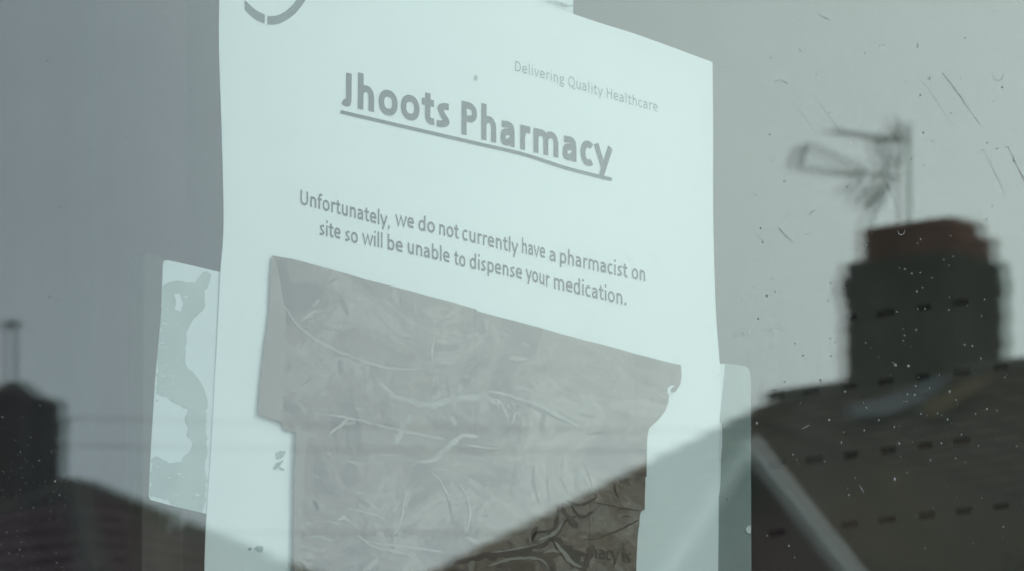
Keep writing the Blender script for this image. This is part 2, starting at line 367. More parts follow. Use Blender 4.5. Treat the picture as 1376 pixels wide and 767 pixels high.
# ---- lettering: every character drawn as pen strokes (em units), like the rounded sans serif of the notice
ADV = dict(zip('JhotsPamcyrUnfuelwdvibpDQHg,. ', (.322,.525,.527,.335,.391,.517,.479,.799,.423,.453,.349,.642,.525,.305,.525,.498,.229,.715,.525,.452,.229,.525,.525,.615,.662,.623,.471,.25,.252,.226)))
XH, CAPH, ASC, DESC = .47, .637, .69, -.18
def ell(cx, cy, rx, ry, a0, a1, n=18, e=2.25):
    o = []
    for i in range(n+1):
        a = R(a0+(a1-a0)*i/n); c, s = math.cos(a), math.sin(a)
        o.append((cx+rx*math.copysign(abs(c)**(2/e), c), cy+ry*math.copysign(abs(s)**(2/e), s)))
    return o
def cat(*p): return smooth_line(list(p), .03)
def glyph(ch, sw):
    w = ADV[ch]; h = sw/2; L_ = .045+h+.03; Q = w-.07-h; g = []
    def arch(xl, xr): return ell((xl+xr)/2, XH-h-.16, (xr-xl)/2, .165, 160, 0)+[(xr, 0)]
    if ch == 'J': g = [[(w-.075-h, CAPH), (w-.075-h, .17)]+cat((w-.075-h, .17), (w-.09-h, .07), (w-.17-h, h-.005), (.045, .022+h))]
    elif ch in 'hnm':
        g = [[(L_, 0), (L_, ASC if ch == 'h' else XH)]]
        if ch == 'm': mid = w/2; g += [arch(L_, mid), arch(mid, Q)]
        else: g += [arch(L_, Q)]
    elif ch == 'r': g = [[(L_, 0), (L_, XH)], cat((L_, XH-.19), (L_+.06, XH-.07), (L_+.13, XH-h-.002), (w-.012, XH-h-.004))]
    elif ch == 'o': g = [ell(w/2, XH/2, w/2-.04-h, XH/2+.008-h, 0, 360, 30)]
    elif ch == 't': g = [cat((.125+h/2, .595), (.125+h/2, .3), (.125+h/2, .13), (.18+h/2, h+.005), (w-.02, h+.004)), [(.012, XH-h*.85), (w-.03, XH-h*.85)]]
    elif ch == 's': g = [cat((w-.065, XH-.055), (w/2+.02, XH-h), (.06+h, XH-.115), (w/2-.01, XH/2+.005), (w-.045-h, .12), (w/2-.03, h-.003), (.04, .055))]
    elif ch == 'P': g = [[(L_+.01, 0), (L_+.01, CAPH)], [(L_+.01, CAPH-h), (w*.5, CAPH-h)]+ell(w*.5, CAPH-.19, w*.5-.04-h, .19-h, 88, -88)+[(L_+.01, CAPH-.38+h)]]
    elif ch == 'a': g = [cat((.075, XH-.075), (.16, XH-h-.008), (.25, XH-h), (Q-.02, XH-.10), (Q, .27))+[(Q, 0)], cat((Q, .272), (.26, .272), (.13, .235), (.045+h, .135), (.12, h+.012), (.22, h+.002), (Q, .14))]
    elif ch == 'c': g = [ell(w/2+.03, XH/2, w/2-.01-h, XH/2+.008-h, 50, 310, 24)]
    elif ch == 'e': g = [[(.06, .245), (w-.05-h, .245)]+ell(w/2, XH/2+.01, w/2-.04-h, XH/2-.002-h, 3, 285, 28)+[(w-.065, .052)]]
    elif ch in 'bp': g = [[(L_, 0 if ch == 'b' else DESC), (L_, ASC if ch == 'b' else XH)], ell((L_+w-.04-h)/2, XH/2, (w-.04-h-L_)/2, XH/2+.005-h, 0, 360, 28)]
    elif ch == 'd': g = [[(Q, 0), (Q, ASC)], ell((Q+.04+h)/2, XH/2, (Q-.04-h)/2, XH/2+.005-h, 0, 360, 28)]
    elif ch == 'u': g = [[(Q, 0), (Q, XH)], [(L_, XH)]+ell((L_+Q)/2, h+.16, (Q-L_)/2, .165, 180, 340)]
    elif ch == 'U': g = [[(L_, CAPH)]+ell(w/2, h+.2, w/2-L_, .205, 180, 360)+[(w-L_, CAPH)]]
    elif ch == 'f': g = [[(.10+h/2, 0)]+cat((.10+h/2, .4), (.10+h/2, .55), (.16+h/2, ASC-h), (w-.0, ASC-h-.005)), [(.012, XH-h*.85), (w-.03, XH-h*.85)]]
    elif ch == 'l': g = [[(w/2, 0), (w/2, ASC)]]
    elif ch == 'i': g = [[(w/2, 0), (w/2, XH)], [(w/2, .585), (w/2, .585+sw*1.1)]]
    elif ch == ',': g = [[(.14, .075), (.075, -.11)]]
    elif ch == '.': g = [[(.125, 0), (.125, sw*1.2)]]
    elif ch == 'v': g = [[(.035, XH), (w/2, .01), (w-.035, XH)]]
    elif ch == 'y': g = [[(.035, XH), (w/2+.005, .02)], [(w-.035, XH), (w/2-.075, DESC)]]
    elif ch == 'w': g = [[(.035, XH), (w*.275, .01), (w/2, XH-.02), (w*.725, .01), (w-.035, XH)]]
    elif ch == 'D': g = [[(L_, h)]+[(L_, CAPH-h), (w*.4, CAPH-h)]+ell(w*.4, CAPH/2, w*.6-.045-h, CAPH/2-h, 88, -88)+[(L_-h, h)]]
    elif ch == 'H': g = [[(L_, 0), (L_, CAPH)], [(w-L_, 0), (w-L_, CAPH)], [(L_, .34), (w-L_, .34)]]
    elif ch == 'Q': g = [ell(w/2, CAPH/2, w/2-.04-h, CAPH/2-h+.01, 0, 360, 30), cat((w*.55, .03), (w*.75, -.06), (w-.02, -.11))]
    elif ch == 'g': g = [ell(w*.45, XH-.15, w*.3, .15-h, 0, 360, 22), [(w*.5, XH-h), (w-.01, XH-h)], cat((.12, .17), (.10, .10), (.2, .065), (.34, .04), (w-.06, -.04), (w-.12, -.13), (.22, -.165), (.07, -.11), (.10, -.03), (.18, .05))]
    return g
def pen(pts, sw):
    """a stroke of even width with mitred bends, as left and right rails"""
    q = [pts[0]]
    for p in pts[1:]:
        if math.hypot(p[0]-q[-1][0], p[1]-q[-1][1]) > .004: q.append(p)
    closed = math.hypot(pts[0][0]-pts[-1][0], pts[0][1]-pts[-1][1]) < .004 and len(q) > 4
    if closed and math.hypot(q[0][0]-q[-1][0], q[0][1]-q[-1][1]) >= .001: q.append(q[0])
    n = len(q); Lr = []; Rr = []
    for i in range(n):
        a = q[i-1] if i else (q[-2] if closed else None); b = q[i+1] if i < n-1 else (q[1] if closed else None)
        ns = []
        if a: t = (q[i][0]-a[0], q[i][1]-a[1]); l = math.hypot(*t) or 1; ns.append((-t[1]/l, t[0]/l))
        if b: t = (b[0]-q[i][0], b[1]-q[i][1]); l = math.hypot(*t) or 1; ns.append((-t[1]/l, t[0]/l))
        nx = sum(k[0] for k in ns)/len(ns); ny = sum(k[1] for k in ns)/len(ns); l = math.hypot(nx, ny) or 1
        k = min(1.6, 1/l)*sw/2; nx, ny = nx/l*k, ny/l*k
        Lr.append((q[i][0]+nx, q[i][1]+ny)); Rr.append((q[i][0]-nx, q[i][1]-ny))
    return Lr, Rr
def print_text(name, s, base, height, sw, m, parent=None, track=0.0, lift=-.00012, y=.002, flat=None):
    """s set along the baseline `base` (pixel points found on the sheet); height = height of a capital in px"""
    parent = parent or notice
    bpts = [onplane(*p, y=y) for p in smooth_line(base, 10)]
    acc = [0]
    for i in range(1, len(bpts)): acc.append(acc[-1]+(bpts[i]-bpts[i-1]).length)
    lo, hi, x = 9, -9, 0
    for c in s:
        if c != ' ':
            for st in glyph(c, sw):
                for rail in pen(st, sw): lo = min([lo]+[x+p[0] for p in rail]); hi = max([hi]+[x+p[0] for p in rail])
        x += ADV[c]+track
    kx = acc[-1]/(hi-lo)
    hm = (onplane(base[0][0], base[0][1]-height, y) - onplane(*base[0], y=y)).length; kz = hm/CAPH
    def place(px, pz, extra):
        t = (px-lo)*kx; i = 0
        while i < len(acc)-2 and acc[i+1] < t: i += 1
        q = (t-acc[i])/max(1e-9, acc[i+1]-acc[i]); p = bpts[i].lerp(bpts[i+1], q)
        X = p.x; Z = p.z+pz*kz
        return Vector((X, ((buckle(X, Z)+lift) if flat is None else flat)-extra, Z))
    bm = bmesh.new(); x = 0; k = 0
    for c in s:
        if c != ' ':
            for st in glyph(c, sw):
                Lr, Rr = pen(st, sw*(1.25 if c == '.' else 1)); k += 1; ex = (k % 5)*.00001
                A = [bm.verts.new(place(x+p[0], p[1], ex)) for p in Lr]; B = [bm.verts.new(place(x+p[0], p[1], ex)) for p in Rr]
                for i in range(len(A)-1): bm.faces.new((A[i], A[i+1], B[i+1], B[i]))
        x += ADV[c]+track
    return link(name, bm, m, parent)
# heading, word by word
print_text('heading', 'Jhoots', [(456, 142), (530, 158), (601, 174)], 45, .128, M['ink'])
print_text('heading', 'Pharmacy', [(617, 181), (700, 202), (760, 216), (821, 232)], 45, .128, M['ink'])
sheet('underline', ribbon_poly([(455, 151), (540, 171), (640, 194), (700, 208), (760, 227), (820, 242)], 4.6, False, 3), .002, .00002, M['ink'], notice, follow=True, lift=-.00013)
# body lines, word by word: (word, x0, y0, x1, y1) baselines
body = [('Unfortunately,', 402, 275, 522, 306), ('we', 529, 303, 554, 308), ('do', 560, 310, 582, 314), ('not', 588, 316, 614, 322),
        ('currently', 619, 323, 694, 342), ('have', 699, 341, 730, 348), ('a', 736, 351, 744, 353), ('pharmacist', 750, 354, 841, 374), ('on', 847, 375, 865, 379),
        ('site', 428, 316, 456, 322), ('so', 462, 324, 479, 328), ('will', 485, 328, 512, 334), ('be', 519, 336, 539, 340), ('unable', 546, 341, 602, 354),
        ('to', 608, 356, 623, 360), ('dispense', 629, 361, 699, 376), ('your', 704, 376, 736, 386), ('medication.', 742, 388, 839, 410)]
for w_, x0, y0, x1, y1 in body:
    print_text('printed_word', w_, [(x0, y0), ((x0+x1)/2, (y0+y1)/2), (x1, y1)], 19.5, .098, M['ink'])
print_text('slogan', 'Delivering Quality Healthcare', [(689, 96), (750, 113), (820, 134), (882, 151)], 13.5, .072, M['ink_pale'], track=.05)
# round logo: ring with a gap, cut off along its left side
def ring(cx, cy, r0, r1, a0, a1, n=20, asp=1.0):
    o = [(cx+r1*asp*math.cos(R(a0+(a1-a0)*i/n)), cy+r1*math.sin(R(a0+(a1-a0)*i/n))) for i in range(n+1)]
    return o+[(cx+r0*asp*math.cos(R(a0+(a1-a0)*i/n)), cy+r0*math.sin(R(a0+(a1-a0)*i/n))) for i in range(n, -1, -1)]
lp = smooth_line([(410, -3), (403, 8), (393, 20), (382, 28), (370, 33.5), (357, 34)], 4)+smooth_line([(357, 22.5), (368, 22), (378, 18), (388, 10), (396, 0), (400, -6)], 4)
sheet('logo_arc', lp, .002, .00002, M['ink_logo'], notice, follow=True, lift=-.00012)
lp = smooth_line([(353, 32.5), (343, 28), (334, 21), (327, 14)], 4)+[(326.5, 1.5)]+smooth_line([(329, 3), (336, 10), (344, 16), (353.5, 20.5)], 4)
sheet('logo_arc', lp, .002, .00002, M['ink_logo'], notice, follow=True, lift=-.00012)
# smudges on the sheet
def smudge(poly, k): sheet('smudge', jitter(poly, .7, 3, k), .002, .00002, M['smudge'], notice, follow=True, lift=-.00013)
smudge([(370, 608), (377, 605), (384, 606), (381, 613), (374, 617), (371, 616)], 1)
smudge([(366, 628), (372, 621), (381, 617), (377, 624), (370, 631)], 2)
smudge([(374, 626), (380, 628), (383, 632), (376, 631)], 3)
smudge([(341, 737), (346, 733), (354, 734), (353, 740), (347, 741)], 4)
smudge([(333, 736), (337, 735), (338, 738), (334, 739)], 5)
smudge([(634, 103), (637, 102), (639, 106), (636, 110), (633, 108)], 6)
smudge([(728, 3), (742, 2), (758, 6), (757, 9), (744, 8)], 7)
smudge([(748, 8), (757, 11), (768, 10), (765, 7)], 8)

# ------------------------------------------------------------------ clear and white tapes round the notice
def place_thing(name, label, cat, px, py, group=None): return thing(name, label, cat, onplane(px, py), group)
t = place_thing('tape_strip', 'milky white tape with a ragged grey stuck patch, left of the notice', 'tape', 240, 520, 'white tape strips holding the notice')
sheet('tape_film', [(300, 367), (258, 357), (226, 350), (221, 350.5), (219, 354), (217, 420), (209, 505), (203, 600), (200, 665), (202, 671), (240, 681), (300, 695)], .0023, .0001, M['tape_white'], t)
z6 = lambda L_: [(190+x/2.13, 340+y/2.13) for x, y in L_]
patch = z6([(178, 55), (190, 54), (200, 62), (198, 80), (192, 92), (180, 108), (182, 128), (184, 150), (168, 168), (160, 180), (142, 200), (136, 215), (128, 230), (128, 280), (130, 325), (150, 340), (160, 355), (176, 380), (188, 412), (185, 470), (187, 520), (189, 560), (184, 600), (186, 640), (184, 700), (180, 730), (174, 741),
   (130, 731), (88, 719), (76, 704), (50, 699), (26, 696), (28, 640), (32, 585), (50, 582), (64, 592), (80, 601), (96, 598), (112, 596), (124, 578), (144, 556), (148, 542), (130, 515), (136, 500), (126, 478), (134, 445), (112, 432), (86, 422), (72, 408), (42, 398), (48, 300), (56, 200), (60, 95), (78, 82), (100, 79), (130, 86), (152, 88), (162, 72)])
rnd = random.Random(4); holes = [jitter(z6([(94, 116), (110, 112), (116, 126), (122, 146), (112, 166), (96, 160), (100, 140)]), .5, 2, 9)]
for fx, fy in ((90, 188), (104, 200), (75, 160), (60, 255), (70, 268), (102, 306), (60, 320), (70, 318), (62, 350), (58, 380), (90, 372), (108, 630), (118, 638), (80, 640), (100, 690), (46, 610), (160, 690), (90, 350), (128, 84+40), (68, 200)):
    w_, h_ = rnd.uniform(3, 9), rnd.uniform(1.5, 4)
    holes.append(z6([(fx-w_, fy-h_), (fx, fy-h_*.4), (fx+w_, fy), (fx+w_*.6, fy+h_), (fx-w_*.4, fy+h_*.6)]))
sheet('stuck_patch', jitter(jitter(patch, 1.9, 4, 11), .8, 1.5, 12), .0022, .00005, M['tape_wet'], t, holes=holes)
t = place_thing('tape_strip', 'clear grey green tape with a rounded corner, right of the notice', 'tape', 985, 640, 'white tape strips holding the notice')
sheet('tape_film', smooth_line([(940, 486), (964, 487), (985, 489), (1000, 491)], 9)+[(1005, 494), (1008, 499), (1009, 510), (1009, 600), (1010, 860), (940, 860)], .0028, .0001, M['tape_clear'], t)
sheet('torn_spot', jitter([(1003, 708), (1007, 705), (1009, 706), (1009, 716), (1005, 716), (1002, 712)], .3, 3, 2), .0025, .0001, M['tape_white'], t)
jag = [(974, 489), (973, 500), (972, 515), (970, 530), (969, 548), (966, 562), (970, 574), (971, 590), (969, 615), (968.5, 640), (967, 662), (963, 680), (961.5, 700), (961, 730), (963, 767), (962, 860)]
sheet('paper_backing', jitter([(944, 487)]+jag, .5, 3, 5)+[(944, 860)], .0026, .0001, M['tape_white'], t)
t = sheet('tape_strip', [(560, -170), (560, 60), (770, 60), (771, -170)], .0030, .0001, M['tape_white'])
tag(t, 'white tape strip across the top edge of the notice, square end', 'tape', 'white tape strips holding the notice')
t.location.y = 0

# ------------------------------------------------------------------ brown parcel tape over the lower half of the notice
def crease(parent, pts, w, m, k, y):
    sheet('crease', ribbon_poly(pts, w, True, k), y, .00004, m, parent)
z3 = lambda *L_: [(600+x/2.991, 511+y/2.991) for x, y in L_]
z2 = lambda *L_: [(330+x/2.991, 511+y/2.991) for x, y in L_]
z5 = lambda *L_: [(400+x/2.991, 256+y/2.991) for x, y in L_]
BR = 'brown tape strips over the lower half of the notice'
T1 = place_thing('brown_tape', 'wrinkled brown parcel tape, upper left strip with a torn lower left corner', 'tape', 500, 470, BR)
sheet('tape_film', jitter([(366, 343.5), (392, 348), (430, 358), (500, 378), (560, 393), (640, 415), (640, 430), (650, 620), (398, 620), (398, 580), (382, 576), (380, 567)], .35, 12, 2), .00112, .00005, M['brown'], T1)
sheet('folded_edge', jitter([(366, 343.5), (371, 349), (384, 420), (380, 567), (347, 556), (350, 520), (355, 470), (362, 420), (364, 370)], .4, 10, 3), .00105, .00005, M['brown_edge'], T1)
T2 = place_thing('brown_tape', 'brown parcel tape, upper right strip with a small white curl at its end', 'tape', 780, 520, BR)
sheet('tape_film', jitter([(639, 417), (700, 433), (760, 450), (840, 471), (880, 482), (915, 490), (916, 505), (914, 516), (908, 525), (899, 529), (898, 540), (894, 551), (885, 563), (872, 575), (869.5, 590), (869, 640), (639, 640)], .35, 12, 5), .0010, .00005, M['brown'], T2)
sheet('curl', jitter([(897, 527), (898, 520), (903, 517), (907, 518), (902, 521), (901, 525), (904, 528), (900, 531)], .2, 3, 3), .0007, .0002, M['tape_white'], T2)
sheet('folded_edge', jitter([(855, 480), (913, 490), (915, 505), (907, 522), (897, 530), (893, 550), (869, 576), (867, 600), (855, 600)], .3, 9, 6), .0009, .00004, M['brown'], T2)
T3 = place_thing('brown_tape', 'brown parcel tape, lower strip with dark crumpled folds by the roof line', 'tape', 620, 700, BR)
sheet('tape_film', jitter([(398, 579), (480, 592), (600, 600), (720, 598), (868, 600), (866.5, 684), (862, 685), (860, 692), (857, 720), (855, 767), (855, 860), (395, 860), (394, 767), (396, 660)], .35, 12, 8), .00085, .00005, M['brown'], T3)
sheet('folded_edge', jitter([(398, 580), (412, 583), (408, 640), (402, 767), (402, 860), (395, 860), (394.5, 767), (396, 650)], .3, 9, 9), .00078, .00004, M['brown_edge'], T3)
sheet('folded_edge', jitter([(792, 655), (866, 640), (866, 684), (861, 687), (857, 720), (854.5, 767), (854.5, 860), (792, 860)], .4, 7, 10), .00078, .00004, M['brown'], T3)
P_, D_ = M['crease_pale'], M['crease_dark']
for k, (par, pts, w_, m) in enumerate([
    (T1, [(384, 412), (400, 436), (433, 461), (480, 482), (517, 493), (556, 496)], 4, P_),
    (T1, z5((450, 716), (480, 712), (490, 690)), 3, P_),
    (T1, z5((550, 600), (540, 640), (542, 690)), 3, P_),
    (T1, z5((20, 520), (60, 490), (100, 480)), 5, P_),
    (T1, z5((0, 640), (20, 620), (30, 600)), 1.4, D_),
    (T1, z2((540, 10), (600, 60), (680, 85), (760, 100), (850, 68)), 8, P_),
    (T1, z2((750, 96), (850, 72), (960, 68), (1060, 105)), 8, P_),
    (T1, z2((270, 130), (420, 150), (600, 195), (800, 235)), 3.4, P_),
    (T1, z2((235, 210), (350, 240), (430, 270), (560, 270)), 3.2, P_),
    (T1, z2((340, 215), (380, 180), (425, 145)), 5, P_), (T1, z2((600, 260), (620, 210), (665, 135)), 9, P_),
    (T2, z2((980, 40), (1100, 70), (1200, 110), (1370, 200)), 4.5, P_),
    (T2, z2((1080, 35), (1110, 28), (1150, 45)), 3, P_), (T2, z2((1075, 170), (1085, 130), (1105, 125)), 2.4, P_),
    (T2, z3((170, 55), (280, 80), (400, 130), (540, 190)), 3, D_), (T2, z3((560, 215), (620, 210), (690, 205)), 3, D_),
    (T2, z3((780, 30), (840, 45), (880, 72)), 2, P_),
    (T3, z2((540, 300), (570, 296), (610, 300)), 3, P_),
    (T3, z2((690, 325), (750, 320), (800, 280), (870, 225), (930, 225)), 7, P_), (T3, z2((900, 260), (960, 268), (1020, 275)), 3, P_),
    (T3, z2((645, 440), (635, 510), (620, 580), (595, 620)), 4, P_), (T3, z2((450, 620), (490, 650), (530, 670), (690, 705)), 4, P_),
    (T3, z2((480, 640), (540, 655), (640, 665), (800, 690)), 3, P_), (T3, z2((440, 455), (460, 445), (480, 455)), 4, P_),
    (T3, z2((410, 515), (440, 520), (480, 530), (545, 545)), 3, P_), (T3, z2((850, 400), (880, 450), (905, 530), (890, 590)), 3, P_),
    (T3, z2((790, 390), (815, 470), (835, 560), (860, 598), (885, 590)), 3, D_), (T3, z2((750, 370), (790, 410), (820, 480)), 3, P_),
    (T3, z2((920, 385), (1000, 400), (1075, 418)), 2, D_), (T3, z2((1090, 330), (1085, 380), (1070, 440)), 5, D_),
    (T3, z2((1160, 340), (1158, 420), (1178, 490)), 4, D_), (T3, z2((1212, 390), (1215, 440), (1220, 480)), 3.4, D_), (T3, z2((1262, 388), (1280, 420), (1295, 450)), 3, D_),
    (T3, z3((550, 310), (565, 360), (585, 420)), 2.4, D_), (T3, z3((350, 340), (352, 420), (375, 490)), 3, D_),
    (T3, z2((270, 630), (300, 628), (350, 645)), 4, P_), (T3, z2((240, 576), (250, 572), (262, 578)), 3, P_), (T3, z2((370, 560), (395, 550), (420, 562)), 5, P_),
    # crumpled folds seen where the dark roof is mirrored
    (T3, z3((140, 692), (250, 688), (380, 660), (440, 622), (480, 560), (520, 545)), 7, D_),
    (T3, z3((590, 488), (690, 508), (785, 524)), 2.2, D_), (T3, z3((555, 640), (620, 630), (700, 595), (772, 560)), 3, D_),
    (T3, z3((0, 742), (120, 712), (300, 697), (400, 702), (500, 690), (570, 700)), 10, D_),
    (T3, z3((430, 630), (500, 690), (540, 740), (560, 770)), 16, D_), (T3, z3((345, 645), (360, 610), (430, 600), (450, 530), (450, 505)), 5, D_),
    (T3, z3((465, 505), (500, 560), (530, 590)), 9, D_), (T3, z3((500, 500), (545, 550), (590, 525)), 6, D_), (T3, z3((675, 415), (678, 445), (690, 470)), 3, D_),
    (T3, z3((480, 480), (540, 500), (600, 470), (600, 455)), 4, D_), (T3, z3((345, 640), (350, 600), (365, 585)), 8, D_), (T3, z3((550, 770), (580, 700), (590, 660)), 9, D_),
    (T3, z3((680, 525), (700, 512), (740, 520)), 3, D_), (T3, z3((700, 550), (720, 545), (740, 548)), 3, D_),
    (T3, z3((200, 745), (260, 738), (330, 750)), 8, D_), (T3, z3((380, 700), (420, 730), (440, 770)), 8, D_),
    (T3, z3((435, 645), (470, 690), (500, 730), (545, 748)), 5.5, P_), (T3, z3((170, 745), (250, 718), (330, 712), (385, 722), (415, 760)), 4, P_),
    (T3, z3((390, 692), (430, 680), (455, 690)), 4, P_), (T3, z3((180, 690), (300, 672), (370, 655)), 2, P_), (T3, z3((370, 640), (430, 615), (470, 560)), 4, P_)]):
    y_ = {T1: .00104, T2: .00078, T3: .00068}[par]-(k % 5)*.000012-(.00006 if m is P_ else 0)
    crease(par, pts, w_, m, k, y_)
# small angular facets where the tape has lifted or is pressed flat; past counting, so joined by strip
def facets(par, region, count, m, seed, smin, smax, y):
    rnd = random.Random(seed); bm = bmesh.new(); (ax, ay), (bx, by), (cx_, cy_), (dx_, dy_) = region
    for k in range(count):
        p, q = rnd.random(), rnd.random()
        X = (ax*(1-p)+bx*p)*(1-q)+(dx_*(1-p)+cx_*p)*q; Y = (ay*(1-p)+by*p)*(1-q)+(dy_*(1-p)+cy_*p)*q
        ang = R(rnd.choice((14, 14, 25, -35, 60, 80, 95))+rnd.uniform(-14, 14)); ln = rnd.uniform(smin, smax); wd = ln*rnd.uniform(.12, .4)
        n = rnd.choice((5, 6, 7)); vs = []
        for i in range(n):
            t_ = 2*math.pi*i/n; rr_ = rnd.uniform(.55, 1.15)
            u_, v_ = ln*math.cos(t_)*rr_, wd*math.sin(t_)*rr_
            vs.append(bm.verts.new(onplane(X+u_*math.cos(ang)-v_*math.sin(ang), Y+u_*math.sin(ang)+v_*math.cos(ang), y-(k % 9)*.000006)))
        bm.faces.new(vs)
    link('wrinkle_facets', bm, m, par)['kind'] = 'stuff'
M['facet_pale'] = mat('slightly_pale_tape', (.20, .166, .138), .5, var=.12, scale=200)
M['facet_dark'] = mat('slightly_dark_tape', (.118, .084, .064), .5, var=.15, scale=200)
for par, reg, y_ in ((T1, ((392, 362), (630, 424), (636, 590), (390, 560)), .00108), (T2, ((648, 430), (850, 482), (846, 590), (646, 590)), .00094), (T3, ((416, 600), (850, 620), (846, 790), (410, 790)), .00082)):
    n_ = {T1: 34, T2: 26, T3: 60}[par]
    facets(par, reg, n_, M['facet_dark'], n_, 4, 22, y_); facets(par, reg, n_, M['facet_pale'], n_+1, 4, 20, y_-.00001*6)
print_text('show_through_print', 'macy is', [(789, 748), (820, 752), (848, 756)], 18, .1, M['crease_dark'], T3, y=.0006, flat=.00055)

# ------------------------------------------------------------------ inside the shop
def box_obj(name, a, b, m, parent=None, bev=0):
    bm = bmesh.new(); box(bm, a, b, bev); return link(name, bm, m, parent)
# slotted metal panel standing at right angles to the window
pc = inside(1190, 640, 4.4)
PX = pc.x
pan = thing('slotted_panel', 'dark grey green metal panel punched with rows of short slots, inside the shop', 'panel', (PX, pc.y, .03))
slot_w, slot_h = .0108, .0035
sy, sz = .0262, .0400
zc = pc.z; bm = bmesh.new()
ya, yb = pc.y-.62, pc.y+.62
box(bm, (PX, ya, .03), (PX+.012, yb, 3.0)); link('panel_sheet', bm, M['panel'], pan)
bm = bmesh.new(); box(bm, (PX-.02, ya-.03, .03), (PX+.03, ya, 2.9), .003); link('panel_edge', bm, M['panel'], pan)
proto = None
c0 = inside(1206, 504, 4.4+.0)     # one slot seen in the photograph fixes the raster
vv = ray(1193, 420); tt = (PX-CAM.x)/vv.x; s0 = CAM+vv*tt
rnd = random.Random(12); n = 0; extra = bmesh.new()
for row in range(0, -11, -1):
    for k in range(-13, 14):
        y = s0.y+k*sy; z = s0.z+row*sz
        if not (ya+.01 < y < yb-.01 and z < 2.98): continue
        if rnd.random() < .16: continue
        if n < 290 and row < 1:
            if proto is None:
                bm = bmesh.new(); box(bm, (-.0012, -slot_w/2, -slot_h/2), (.0004, slot_w/2, slot_h/2))
                o = link('slot', bm, M['void'], pan)
                proto = o
            else:
                o = proto.copy(); C.objects.link(o)
            o.location = (PX-.0006, y+rnd.uniform(-.001, .001), z); n += 1
            o.scale = (1, rnd.uniform(.75, 1.05), rnd.uniform(.75, 1.15))
        else: box(extra, (PX-.0012, y-slot_w/2, z-slot_h/2), (PX+.0004, y+slot_w/2, z+slot_h/2))
if len(extra.verts):
    link('slot_rows', extra, M['void'], pan)['kind'] = 'stuff'
# plum curtain and a brown board at the left
cu0 = inside(90, 700, 3.4)
bm = bmesh.new(); pts = []; nn = 90
x0 = inside(-260, 600, 3.4); 
A = []; B = []
xdir = Vector((math.cos(R(8)), math.sin(R(8)), 0)); nd = Vector((-xdir.y, xdir.x, 0))
start = cu0 - xdir*.45; Wd = .62
for i in range(nn+1):
    t = i/nn; p = start+xdir*(t*Wd)+nd*(.018*math.sin(t*52)+.009*math.sin(t*121+1))
    A.append(bm.verts.new((p.x, p.y, .05))); B.append(bm.verts.new((p.x, p.y, 2.95)))
for i in range(nn): bm.faces.new((A[i], A[i+1], B[i+1], B[i]))
o = link('curtain', bm, M['cloth'], smooth=True)
md = o.modifiers.new('thick', 'SOLIDIFY'); md.thickness = .003
tag(o, 'dark plum curtain hanging in folds inside the shop, behind the left of the window', 'curtain')
b0 = inside(183, 342, 2.75); b1 = inside(330, 380, 2.75)
bd = thing('display_board', 'dim brown display board inside the shop, left behind the notice', 'board', (b0.x, b0.y, .03))
dx = Vector((b1.x-b0.x, b1.y-b0.y, 0)).normalized()
def slab(name, p, along, w_, z0, z1, th, m, parent):
    nrm = Vector((-along.y, along.x, 0)); bm = bmesh.new()
    prism(bm, [Vector((p.x, p.y, z0)), Vector((p.x, p.y, z0))+along*w_, Vector((p.x, p.y, z0))+along*w_+nrm*th, Vector((p.x, p.y, z0))+nrm*th], (0, 0, z1-z0))
    return link(name, bm, m, parent)
along = Vector((1, 0, 0))
slab('board_panel', b0, along, .2, .6, b0.z, .003, M['board'], bd)
slab('edge_strip', b0-Vector((0, .004, 0)), along, .022, .6, b0.z, .0035, M['board'], bd)
slab('foot', b0+along*.07, along, .06, .03, .6, .05, M['board'], bd)

